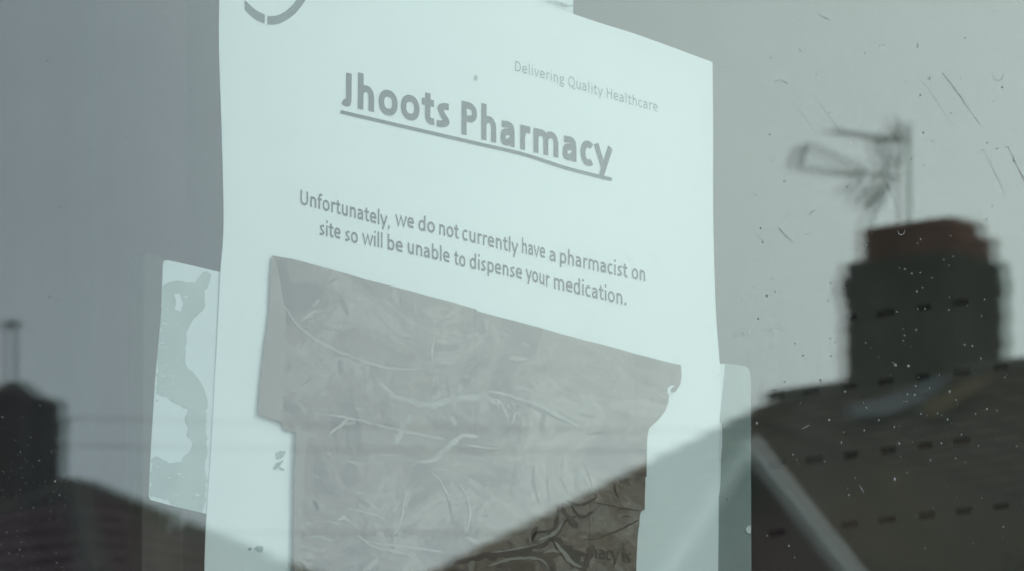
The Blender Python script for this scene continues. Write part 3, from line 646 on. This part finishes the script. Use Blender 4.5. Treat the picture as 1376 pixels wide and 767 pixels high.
# ------------------------------------------------------------------ terrace across the road (seen mirrored in the panes)
def mir(p): return Vector((p.x, -.04-p.y, p.z))
def vdist(px, py, D): return CAM+ray(px, py)*D          # in the mirror image
SL = .438
def brick_wall_mat(m): return m
def make_house(name, label, apex_v, axis, length, half, m_wall, tiles_dir, rise=SL, tile_rows=16):
    """apex_v: end of the ridge in the mirror image; axis: ridge direction in the mirror image; walls to the ground"""
    t = thing(name, label, 'house', mir(Vector((apex_v.x, apex_v.y, -.0))), 'houses across the road')
    ax = Vector(axis); sd = Vector((-ax.y, ax.x, 0))
    zr = apex_v.z; ze = zr-half*rise
    def W_(a, s, z): p = Vector((apex_v.x, apex_v.y, 0))+ax*a+sd*s; return mir(Vector((p.x, p.y, z)))
    # walls: a pentagonal block
    bm = bmesh.new(); ins = .12
    prof = [(-half+.3, -.1), (half-.3, -.1), (half-.3, ze+.3*rise-.1), (0, zr-.1), (-half+.3, ze+.3*rise-.1)]
    A = [bm.verts.new(W_(ins, s, z)) for s, z in prof]; B = [bm.verts.new(W_(length-ins, s, z)) for s, z in prof]
    bm.faces.new(A); bm.faces.new(B[::-1])
    for i in range(5): bm.faces.new((A[i], B[i], B[(i+1) % 5], A[(i+1) % 5]))
    bmesh.ops.recalc_face_normals(bm, faces=bm.faces[:]); link('wall', bm, m_wall, t)
    # roof: two slabs
    bm = bmesh.new()
    for s_ in (-1, 1):
        q = [W_(0, 0, zr-.05), W_(length, 0, zr-.05), W_(length, s_*half, ze-.05), W_(0, s_*half, ze-.05)]
        prism(bm, q, (0, 0, -.06))
    rf = link('roof', bm, M['rooftile'], t)
    # tiles: overlapping courses, each tile an object; the rest joined
    proto = None; tw, th_ = .30, .26
    L_s = math.hypot(half, zr-ze); rows = int(L_s/th_); cols = int(length/tw); cnt = 0; rest = bmesh.new()
    order = []
    for s_ in tiles_dir:
        for i in range(rows):
            for j in range(cols): order.append((s_, i, j))
    def tile_bm(bm, o, e1, e2, nn_):
        c = [o, o+e1*(tw-.006), o+e1*(tw-.006)+e2*(th_+.04)+nn_*.0, o+e2*(th_+.04)]
        lo = [p for p in c]; lift = nn_*.028
        # lower edge proud of the course below, a roll along one side
        a = [c[0], c[0]+e1*tw*.35+nn_*.0, c[0]+e1*tw*.5+nn_*.022, c[0]+e1*tw*.65, c[0]+e1*(tw-.006)]
        top = [p for p in a]; bot = [p+e2*(th_+.04)+nn_*.030 for p in a]
        T = [bm.verts.new(p) for p in top]; Bt = [bm.verts.new(p) for p in bot]; U = [bm.verts.new(p-nn_*.018) for p in bot]
        for i in range(4): bm.faces.new((T[i], T[i+1], Bt[i+1], Bt[i])); bm.faces.new((Bt[i], Bt[i+1], U[i+1], U[i]))
    for s_, i, j in order:
        o0 = W_(j*tw, 0, zr-.045); e1 = (W_(1, 0, 0)-W_(0, 0, 0)); e2 = (W_(0, s_*half, ze)-W_(0, 0, zr)).normalized()
        nn_ = e1.cross(e2).normalized(); nn_ = -nn_ if nn_.z < 0 else nn_
        o = o0+e2*(i*th_)
        if cnt < 150 and s_ == tiles_dir[0] and i < 12 and j < 13:
            if proto is None:
                bm = bmesh.new(); tile_bm(bm, Vector((0, 0, 0)), e1, e2, nn_); proto = link('tile', bm, M['rooftile'], None)
                proto.parent = rf; q = proto
            else:
                q = proto.copy(); C.objects.link(q)
            q.location = o; cnt += 1
        else: tile_bm(rest, o, e1, e2, nn_)
    link('tile_courses', rest, M['rooftile'], rf)['kind'] = 'stuff'
    # ridge tiles
    k = 0
    pr = None
    while k*.45 < length-.1:
        if pr is None:
            bm = bmesh.new(); e1 = W_(1, 0, 0)-W_(0, 0, 0); sdm = W_(0, 1, 0)-W_(0, 0, 0)
            for q_ in range(6):
                a0, a1 = math.pi*q_/6, math.pi*(q_+1)/6
                P = [sdm*(.13*math.cos(a))+Vector((0, 0, .09*math.sin(a)-.05)) for a in (a0, a1)]
                prism(bm, [P[0], P[1], P[1]*.86, P[0]*.86], e1*.44)
            pr = link('ridge_tile', bm, M['ridgetile'], rf); q = pr
        else: q = pr.copy(); C.objects.link(q)
        q.location = W_(k*.45, 0, zr-.02); k += 1
    # sash windows and a door in the wall towards the road, and one in the side
    def window(a, s, z, face):
        e = (W_(1, 0, 0)-W_(0, 0, 0)) if face == 'side' else (W_(0, 1, 0)-W_(0, 0, 0))
        nrm = (W_(0, 1, 0)-W_(0, 0, 0))*(1 if s > 0 else -1) if face == 'side' else (W_(-1, 0, 0)-W_(0, 0, 0))*(1 if a < length/2 else -1)
        p = W_(a, s, z)
        def slab_(hw, z0, z1, n0, n1, m, nm, par):
            bm = bmesh.new(); c = p+nrm*n0
            prism(bm, [c-e*hw+Vector((0, 0, z0)), c+e*hw+Vector((0, 0, z0)), c+e*hw+Vector((0, 0, z1)), c-e*hw+Vector((0, 0, z1))], nrm*(n1-n0)); return link(nm, bm, m, par)
        f = slab_(.55, -.7, .7, 0, .04, M['frame'], 'window', t)
        slab_(.48, .03, .63, .03, .05, M['winglass'], 'pane', f); slab_(.48, -.63, -.03, .03, .05, M['winglass'], 'pane', f)
        slab_(.62, -.80, -.702, 0, .12, M['slab'], 'sill', f)
    for a in (length*.25, length*.7):
        for z in (1.7, 4.6):
            window(a, half-.3, z, 'side'); window(a, -half+.3, z, 'side')
    window(ins, half*.4, 4.6, 'end'); window(ins, -half*.4, 1.7, 'end')
    window(length-ins, half*.4, 4.6, 'end'); window(length-ins, -half*.4, 1.7, 'end')
    return t, rf, W_

# right-hand house: its ridge runs straight away from the window, chimney on the ridge
apR = vdist(1040, 528, 46.0)
houseR, roofR, WR = make_house('brick_house', 'brick house with brown tiled roof and a big ridge chimney, right of the reflection', apR, (0, -1, 0), 9.0, 4.6, M['wallred'], (-1, 1))
# lead flashing and lichen on the near slope under the chimney
def roof_patch(name, m, poly_, par, h):
    bm = bmesh.new(); vs = []
    for px, py in poly_:
        v = ray(px, py)           # meet the slope that faces west: z = zr + (x-xr)*SL
        tt = (apR.z+(CAM.x-apR.x)*SL-CAM.z)/(v.z-v.x*SL); p = CAM+v*tt; vs.append(mir(p)+Vector((0, 0, h)))
    prism(bm, vs, (0, 0, -.012)); return link(name, bm, m, par)
roof_patch('flashing', M['lead'], jitter([(1137, 556), (1180, 546), (1225, 530), (1262, 512), (1275, 522), (1235, 552), (1190, 568), (1140, 570)], 2, 20, 3), roofR, .05)
roof_patch('lichen_patch', M['lichen'], jitter([(1236, 556), (1262, 540), (1300, 520), (1330, 512), (1318, 532), (1290, 548), (1262, 566), (1240, 572)], 3, 12, 4), roofR, .045)

def chimney(cx, cy, a, b, z0, z1, label, m, label_w, pots=True):
    """centre in the mirror image; a along x, b along y"""
    c = mir(Vector((cx, cy, 0)))
    t = thing('chimney_stack', label, 'chimney', (c.x, c.y, z0), None)
    bm = bmesh.new(); box(bm, (c.x-a/2, c.y-b/2, z0), (c.x+a/2, c.y+b/2, z1-.20)); link('stack', bm, M['mortar'], t)
    # brick courses
    bw, bh, bd_ = .215, .065, .02
    prx = {}
    z = z0+.02; row = 0; n = 0; rest = bmesh.new()
    while z+bh < z1-.20:
        for face in (0, 1, 2, 3):
            Lf = a if face in (0, 2) else b
            s = -Lf/2 - (.0 if row % 2 else .1075)
            while s < Lf/2:
                s0_, s1_ = max(s, -Lf/2-.012), min(s+bw, Lf/2+.012)
                if s1_-s0_ > .04:
                    full = abs(s1_-s0_-bw) < .001
                    vis = face in (3, 0) and z > z1-1.0
                    if full and vis and n < 200:
                        if face % 2 not in prx:
                            bm = bmesh.new()
                            if face % 2 == 0: box(bm, (-bw/2, -bd_/2, -bh/2), (bw/2, bd_/2, bh/2))
                            else: box(bm, (-bd_/2, -bw/2, -bh/2), (bd_/2, bw/2, bh/2))
                            prx[face % 2] = link('brick', bm, m, t); q = prx[face % 2]
                            q.matrix_parent_inverse = Matrix.Translation(t.location).inverted()
                        else: q = prx[face % 2].copy(); C.objects.link(q)
                        mid = (s0_+s1_)/2
                        q.location = {0: (c.x+mid, c.y+b/2+.004, z+bh/2), 2: (c.x+mid, c.y-b/2-.004, z+bh/2), 1: (c.x+a/2+.004, c.y+mid, z+bh/2), 3: (c.x-a/2-.004, c.y+mid, z+bh/2)}[face]
                        n += 1
                    else:
                        k = .004-bd_/2; k2 = .004+bd_/2
                        if face == 0: box(rest, (c.x+s0_, c.y+b/2+k, z), (c.x+s1_, c.y+b/2+k2, z+bh))
                        if face == 2: box(rest, (c.x+s0_, c.y-b/2-k2, z), (c.x+s1_, c.y-b/2-k, z+bh))
                        if face == 1: box(rest, (c.x+a/2+k, c.y+s0_+.013, z), (c.x+a/2+k2, c.y+s1_-.013, z+bh))
                        if face == 3: box(rest, (c.x-a/2-k2, c.y+s0_+.013, z), (c.x-a/2-k, c.y+s1_-.013, z+bh))
                s += bw+.010
        z += bh+.010; row += 1
    link('brick_courses', rest, m, t)['kind'] = 'stuff'
    bm = bmesh.new(); box(bm, (c.x-a/2-.018, c.y-b/2-.018, z1-.20), (c.x+a/2+.018, c.y+b/2+.018, z1-.10), .004); box(bm, (c.x-a/2-.01, c.y-b/2-.01, z1-.099), (c.x+a/2+.01, c.y+b/2+.01, z1), .012)
    link('oversail_course', bm, m, t)
    return t, c
def vx(px, py, D): return vdist(px, py, D)
# big stack: corners found from the photograph at 46 m
cR = vdist(1246, 430, 45.6)
ctop = vdist(1246, 351, 45.6).z
stR, cc = chimney(cR.x+.02-r.x*.03, cR.y-r.y*.03, .58, .75, apR.z-.5, ctop, 'broad dark brick chimney with a red brick cap and television aerial', M['brick'], .8)
cc = cc+Vector((r.x, -r.y, 0))*.02
bm = bmesh.new()
n_ = 5
for row in range(3):
    zz = ctop+.003+row*.072
    ins = .085+row*.004
    aa, bb = .56-2*ins+.06, .72-2*ins+.02
    box(bm, (cc.x-aa/2+.02, cc.y-bb/2+.02, zz-.01 if row else zz), (cc.x+aa/2-.02, cc.y+bb/2-.02, zz+.072))
link('mortar_core', bm, M['brickred'], stR)
for row in range(3):
    zz = ctop+.004+row*.072; top_drop = .0
    aa, bb = .45, .575
    for side, (sx, sy_) in enumerate(((0, 1), (0, -1), (1, 0), (-1, 0))):
        Lf = aa if sx == 0 else bb-.2
        k = 3 if sx == 0 else 3; wd = Lf/k
        for j in range(k):
            if row == 2 and ((side == 0 and j == 2) or (side == 2)): continue
            mid = -Lf/2+wd*(j+.5); bm = bmesh.new(); hb = .062
            if sx == 0: box(bm, (cc.x+mid-wd/2+.004, cc.y+sy_*(bb/2)-.05, zz), (cc.x+mid+wd/2-.004, cc.y+sy_*(bb/2)+.05, zz+hb), .004)
            else: box(bm, (cc.x+sx*(aa/2-.045)-.045, cc.y+mid-wd/2+.004, zz), (cc.x+sx*(aa/2-.045)+.045, cc.y+mid+wd/2-.004, zz+hb), .004)
            link('cap_brick', bm, M['brickred'], stR)
# television aerial on the stack, bracketed to its far corner
aer = thing('television_aerial', 'old television aerial with fan of rods and two booms, strapped to the big chimney', 'aerial', mir(vdist(1212, 330, 45.9)))
def AP(px, py, dd=0): return mir(vdist(px, py, 45.9+dd))
def rod(name, pts, rad): bm = bmesh.new(); tube(bm, pts, rad, 8); return link(name, bm, M['metal'], aer)
rod('mast', [AP(1214, 345), AP(1213.5, 166)], .014)
rod('bracket', [AP(1152, 352, -.3), AP(1134, 385, -.25), AP(1133, 410, -.25)], .018)
rod('bracket', [AP(1128, 372, -.3), AP(1128, 400, -.3)], .011)
rod('stay', [AP(1160, 306, -.1), AP(1176, 262), AP(1192, 236)], .011)
rod('boom', [AP(1112, 176, -.25), AP(1150, 182, -.15), AP(1216, 191)], .011)
rod('boom', [AP(1064, 221, -.5), AP(1130, 233, -.25), AP(1204, 240)], .0055)
rod('dipole', [AP(1196, 158, -.1), AP(1204, 175), AP(1216, 198, .1)], .011)
rod('dipole', [AP(1190, 172), AP(1200, 186)], .011)
for k, (a, b, rr_) in enumerate([((1168, 186), (1188, 236), .011), ((1174, 186), (1194, 232), .010), ((1181, 188), (1199, 226), .009), ((1206, 186), (1202, 222), .011), ((1160, 184), (1216, 192), .014),
    ((1078, 193), (1150, 228), .007), ((1082, 195), (1188, 233), .0045), ((1074, 208), (1160, 233), .0035), ((1064, 228), (1150, 239), .006)]):
    rod('element', [AP(*a, -.1), AP(*b, .05*(k % 3))], rr_*.8)
rod('reflector', [AP(1078, 196, -.45), AP(1071, 206, -.45), AP(1066, 224, -.45)], .020)
rod('clamp', [AP(1143, 231), AP(1160, 234)], .015); rod('clamp', [AP(1176, 234), AP(1196, 240)], .014)
for k, (a, b) in enumerate([((1152, 240), (1129, 260)), ((1168, 242), (1143, 272)), ((1184, 244), (1156, 280)), ((1193, 246), (1172, 282))]):
    rod('element', [AP(*a), AP((a[0]+b[0])/2, (a[1]+b[1])/2, -.1), AP(*b, -.2)], [.008, .012, .012])

# small steep gable with white boards, nearer than the big roof
gx = vdist(1020, 588, 38.0)
gab = thing('gabled_porch', 'small steep dark gable edged with pale white boards, below the big chimney roof', 'gable', mir(Vector((gx.x, gx.y, 0))))
TG = 1.15; hw = 2.2
def G(dx_, dy_, dz_): return mir(Vector((gx.x+dx_, gx.y+dy_, gx.z+dz_)))
bm = bmesh.new(); prism(bm, [G(.12, 0, -.16), G(.12, -hw, -.16-hw*TG), G(.12, -hw, -gx.z), G(.12, hw, -gx.z), G(.12, hw, -.16-hw*TG)], mir(Vector((3, 0, 0)))-mir(Vector((0, 0, 0)))); bmesh.ops.recalc_face_normals(bm, faces=bm.faces[:]); link('wall', bm, M['wallred'], gab)
for s_ in (-1, 1):
    bm = bmesh.new(); prism(bm, [G(-.1, 0, .0), G(-.1, s_*(hw+.2), -(hw+.2)*TG), G(-.1, s_*(hw+.2), -(hw+.2)*TG-.08), G(-.1, 0, -.08)], Vector((.05, 0, 0))); bmesh.ops.recalc_face_normals(bm, faces=bm.faces[:]); link('barge_board', bm, M['whiteboard'], gab)
    bm = bmesh.new(); prism(bm, [G(-.04, 0, -.005), G(-.04, s_*(hw+.2), -(hw+.2)*TG-.005), G(-.04, s_*(hw+.2), -(hw+.2)*TG-.09), G(-.04, 0, -.09)], Vector((3.2, 0, 0))); bmesh.ops.recalc_face_normals(bm, faces=bm.faces[:]); link('roof_slope', bm, M['rooftile'], gab)

# left-hand house: gable end towards the shop, stack behind its apex
apL = vdist(97, 650, 44.0)
def hip_house(name, label, apex_v, ridge, half, rise, m_wall, m_tile):
    t = thing(name, label, 'house', mir(Vector((apex_v.x, apex_v.y, 0))), 'houses across the road')
    zr = apex_v.z; ze = zr-half*rise
    def W_(a, s_, z): return mir(Vector((apex_v.x+a, apex_v.y+s_, z)))
    bm = bmesh.new(); box(bm, W_(-half+.35, -half+.35, -.1), W_(ridge+half-.35, half-.35, ze+.02)); link('wall', bm, m_wall, t)
    A_, B_ = (0, 0), (ridge, 0)
    Cn = [(-half, -half), (ridge+half, -half), (ridge+half, half), (-half, half)]
    bm = bmesh.new(); va = bm.verts.new(W_(*A_, zr-.05)); vb = bm.verts.new(W_(*B_, zr-.05)); vc = [bm.verts.new(W_(*c, ze-.05)) for c in Cn]
    bm.faces.new((va, vc[0], vc[1], vb)); bm.faces.new((vb, vc[1], vc[2])); bm.faces.new((vb, vc[2], vc[3], va)); bm.faces.new((va, vc[3], vc[0])); bm.faces.new(vc)
    bmesh.ops.recalc_face_normals(bm, faces=bm.faces[:]); rf = link('roof', bm, m_tile, t)
    # courses of tiles on each slope
    th_, tw = .26, .30; rest = bmesh.new(); cnt = 0
    protos = {}
    for side in range(4):
        rows = int(math.hypot(half, zr-ze)/th_)
        for i in range(rows):
            q = (i+.5)/rows; q1 = (i+1.12)/rows; lo = half*q1
            z = zr-.03-half*rise*(i/rows); z1 = zr-.03-half*rise*q1
            span = (-half*q, ridge+half*q) if side in (0, 2) else (-half*q, half*q)
            x = span[0]
            while x+tw <= span[1]+.04:
                def P_(al, q_, zz):
                    dist = half*q_
                    if side == 0: return W_(al, -dist, zz)
                    if side == 2: return W_(al, dist, zz)
                    if side == 1: return W_(ridge+dist, al, zz)
                    return W_(-dist, al, zz)
                e = tw-.008
                top = [P_(x, i/rows, z), P_(x+e*.5, i/rows, z), P_(x+e, i/rows, z)]
                bot = [P_(x, q1, z1+.03), P_(x+e*.5, q1, z1+.05), P_(x+e, q1, z1+.03)]
                und = [p-Vector((0, 0, .03)) for p in bot]
                own = side in (0, 3) and cnt < 240 and i < 11
                if own:
                    org = top[0]
                    if side not in protos:
                        bm2 = bmesh.new()
                    else: bm2 = None
                else: org = Vector((0, 0, 0)); bm2 = rest
                if bm2 is not None:
                    T, Bt, U = [[bm2.verts.new(p-org) for p in g] for g in (top, bot, und)]
                    for k in (0, 1): bm2.faces.new((T[k], T[k+1], Bt[k+1], Bt[k])); bm2.faces.new((Bt[k], Bt[k+1], U[k+1], U[k]))
                if own:
                    if side not in protos: q_o = protos[side] = link('tile', bm2, m_tile, None); q_o.parent = rf
                    else: q_o = protos[side].copy(); C.objects.link(q_o)
                    q_o.location = org; cnt += 1
                x += tw
    link('tile_courses', rest, m_tile, rf)['kind'] = 'stuff'
    for A0, c in ((A_, Cn[0]), (B_, Cn[1]), (B_, Cn[2]), (A_, Cn[3])):
        bm = bmesh.new(); n = 12
        p0, p1 = W_(*A0, zr), W_(*c, ze)
        for k in range(n):
            a, b = p0.lerp(p1, k/n), p0.lerp(p1, (k+.97)/n); tube(bm, [a-Vector((0, 0, .03)), b-Vector((0, 0, .022))], .075, 8)
        link('hip_tiles', bm, M['ridgetile'], rf)
    for fx in (-half*.4, half*.5):
        for z in (1.7, 4.4):
            for (c, e, nrm) in ((W_(fx, -half+.35, z), Vector((1, 0, 0)), Vector((0, 1, 0))), (W_(-half+.35, fx, z), Vector((0, 1, 0)), Vector((-1, 0, 0)))):
                bm = bmesh.new(); prism(bm, [c-e*.55-Vector((0, 0, .7)), c+e*.55-Vector((0, 0, .7)), c+e*.55+Vector((0, 0, .7)), c-e*.55+Vector((0, 0, .7))], nrm*.04); f = link('window', bm, M['frame'], t)
                for z0 in (-.63, .03):
                    bm = bmesh.new(); k = c+nrm*.03; prism(bm, [k-e*.48+Vector((0, 0, z0)), k+e*.48+Vector((0, 0, z0)), k+e*.48+Vector((0, 0, z0+.6)), k-e*.48+Vector((0, 0, z0+.6))], nrm*.02); link('pane', bm, M['winglass'], f)
    return t, rf
houseL, roofL = hip_house('brick_house', 'house with dark reddish hipped roof and square chimney, left of the reflection', apL, .08, 4.6, .56, M['wallred'], M['redtile'])
cL = vdist(17, 560, 44.3); cz = vdist(30, 541, 44.3).z
stL, cl = chimney(cL.x, cL.y, .38, .40, apL.z-1.2, cz+.02, 'dark chimney with thin pole, far left of the reflection', M['brick'], .4)
bm = bmesh.new(); bmesh.ops.create_cone(bm, cap_ends=True, segments=16, radius1=.19, radius2=.06, depth=.10, matrix=Matrix.Translation((cl.x, cl.y, cz+.07))); link('flaunching', bm, M['mortar'], stL)
po = thing('aerial_pole', 'thin pole with a small head standing on the far left chimney', 'pole', mir(vdist(14, 525, 44.3)))
bm = bmesh.new(); tube(bm, [mir(vdist(14, 545, 44.3)), mir(vdist(13.5, 432, 44.3))], .012, 8); link('pole', bm, M['metal'], po)
bm = bmesh.new(); tube(bm, [mir(vdist(2, 434, 44.3)), mir(vdist(22, 438, 44.3))], .024, 8); link('head', bm, M['metal'], po)
# overhead cables
for i, (y0, y1, D) in enumerate(((561, 578, 30), (598, 606, 26), (712, 716, 27))):
    bm = bmesh.new(); pts = [(-900, y0-10), (-300, y0-4), (80, y0), (480, (y0+y1)/2+2), (870, y1), (1500, y1-6), (2600, y1-40)]
    tube(bm, [mir(vdist(px, py, D+px*.002)) for px, py in smooth_line(pts, 120)], .0017, 6)
    tag(link('overhead_cable', bm, M['cable']), ['uppermost thin overhead cable, level with the left chimney top', 'thin overhead cable sagging just below the upper one', 'lowest thin cable, crossing in front of the roofs'][i], 'cable', 'overhead cables over the road')

# ------------------------------------------------------------------ dust, drops and scratches on the outer pane
def speck(bm, px, py, s, rnd, y=-.02612):
    n = rnd.choice((5, 6, 7)); a0 = rnd.random()*6; el = rnd.uniform(.6, 1.7); pts = []
    for k in range(n):
        a = a0+2*math.pi*k/n; rr = s*rnd.uniform(.7, 1.1)
        pts.append(onplane(px+rr*math.cos(a), py+rr*math.sin(a)*el, y))
    c = onplane(px, py, y-.0002); cv = bm.verts.new(c); vs = [bm.verts.new(p) for p in pts]
    for k in range(n): bm.faces.new((cv, vs[k], vs[(k+1) % n]))
rnd = random.Random(21)
bm = bmesh.new(); bd2 = bmesh.new()
for k in range(520):
    px = rnd.uniform(-100, 1476); py = rnd.uniform(-60, 827)
    if 290 < px < 965 and rnd.random() < .93: continue
    if px < 960 and rnd.random() < .45: continue
    speck(bm if rnd.random() < .55 else bd2, px, py, rnd.choice((.5, .6, .7, .8, 1.0, 1.3)), rnd)
for k in range(70):     # clustered low at the right, and over the left chimney
    px, py = rnd.gauss(1210, 75), rnd.gauss(500, 90); speck(bm, px, py, rnd.uniform(.6, 1.6), rnd)
for k in range(90):
    px, py = rnd.uniform(-10, 90), rnd.uniform(540, 767); speck(bm, px, py, rnd.uniform(.4, .9), rnd)
for px, py, s in ((1216, 362, 2.4), (1225, 368, 2.2), (1275, 357, 1.8), (1281, 345, 1.6), (1237, 322, 1.6), (1135, 386, 2), (1232, 391, 1.6), (1231, 443, 2), (1296, 463, 2.4), (1163, 460, 1.7), (1203, 490, 3), (1221, 491, 3.2), (1219, 530, 2.4), (1229, 530, 2.2), (1276, 526, 3), (1114, 564, 2.2), (1326, 549, 1.8), (1017, 568, 2.2), (1202, 643, 2.4), (1297, 621, 1.6), (977, 670, 1.8), (978, 737, 1.8), (993, 757, 1.8), (1250, 618, 1.5)):
    speck(bm, px, py, s*.8, rnd)
link('dust_specks', bm, M['dust'], win)['kind'] = 'stuff'
for px, py, s in ((1163, 72, 1.6), (1249, 105, 2.6), (1233, 63, 1.8), (1237, 128, 2), (1035, 78, 1.4), (1182, 62, 1.4), (1327, 192, 2), (1340, 200, 2), (1297, 51, 1.8), (1097, 100, 1.2), (1147, 190, 1.4), (1054, 244, 1.8), (1253, 190, 1.2), (1335, 136, 1.4), (975, 90, 1.8), (1025, 326, 2), (1042, 391, 2), (1014, 385, 1.4), (1333, 277, 1.8), (1326, 295, 1.5)):
    speck(bd2, px, py, s*.8, rnd)
link('dirt_specks', bd2, M['dustd'], win)['kind'] = 'stuff'
def scratch(pts, w, k, m='dustd'): sheet('scratch', ribbon_poly(pts, w*.7, True, k), -.02615, .00002, M[m], win)
scratch([(1266, 98), (1282, 118), (1304, 150)], 2.6, 1); scratch([(1304, 150), (1310, 158), (1317, 168)], 1.2, 2)
scratch([(1354, 197), (1364, 217), (1376, 242), (1384, 262)], 3.2, 3); scratch([(1348, 198), (1358, 198)], 2.2, 4)
scratch([(1046, 306), (1056, 317), (1066, 326)], 2, 5); scratch([(1086, 290), (1092, 284), (1098, 283)], 2.2, 6); scratch([(1080, 316), (1092, 313)], 2, 7)
scratch([(1040, 111), (1050, 108), (1060, 114)], 2.2, 8); scratch([(1052, 245), (1057, 241)], 2.4, 9)
scratch([(1077, 576), (1083, 573), (1088, 570)], 2.6, 10, 'dust'); scratch([(1155, 651), (1158, 656), (1161, 662)], 1.5, 11, 'dust'); scratch([(1100, 20), (1108, 24), (1115, 27)], 2.4, 12)
def drop(px, py, s, k): scratch([(px-s, py-s*.3), (px-s*.7, py+s*.7), (px, py+s), (px+s*.7, py+s*.7), (px+s, py-s*.3)], 1.3, k)
for i, (px, py, s) in enumerate(((1341, 101, 8), (1078, 66, 4), (1211, 311, 5))): drop(px, py, s, 30+i)
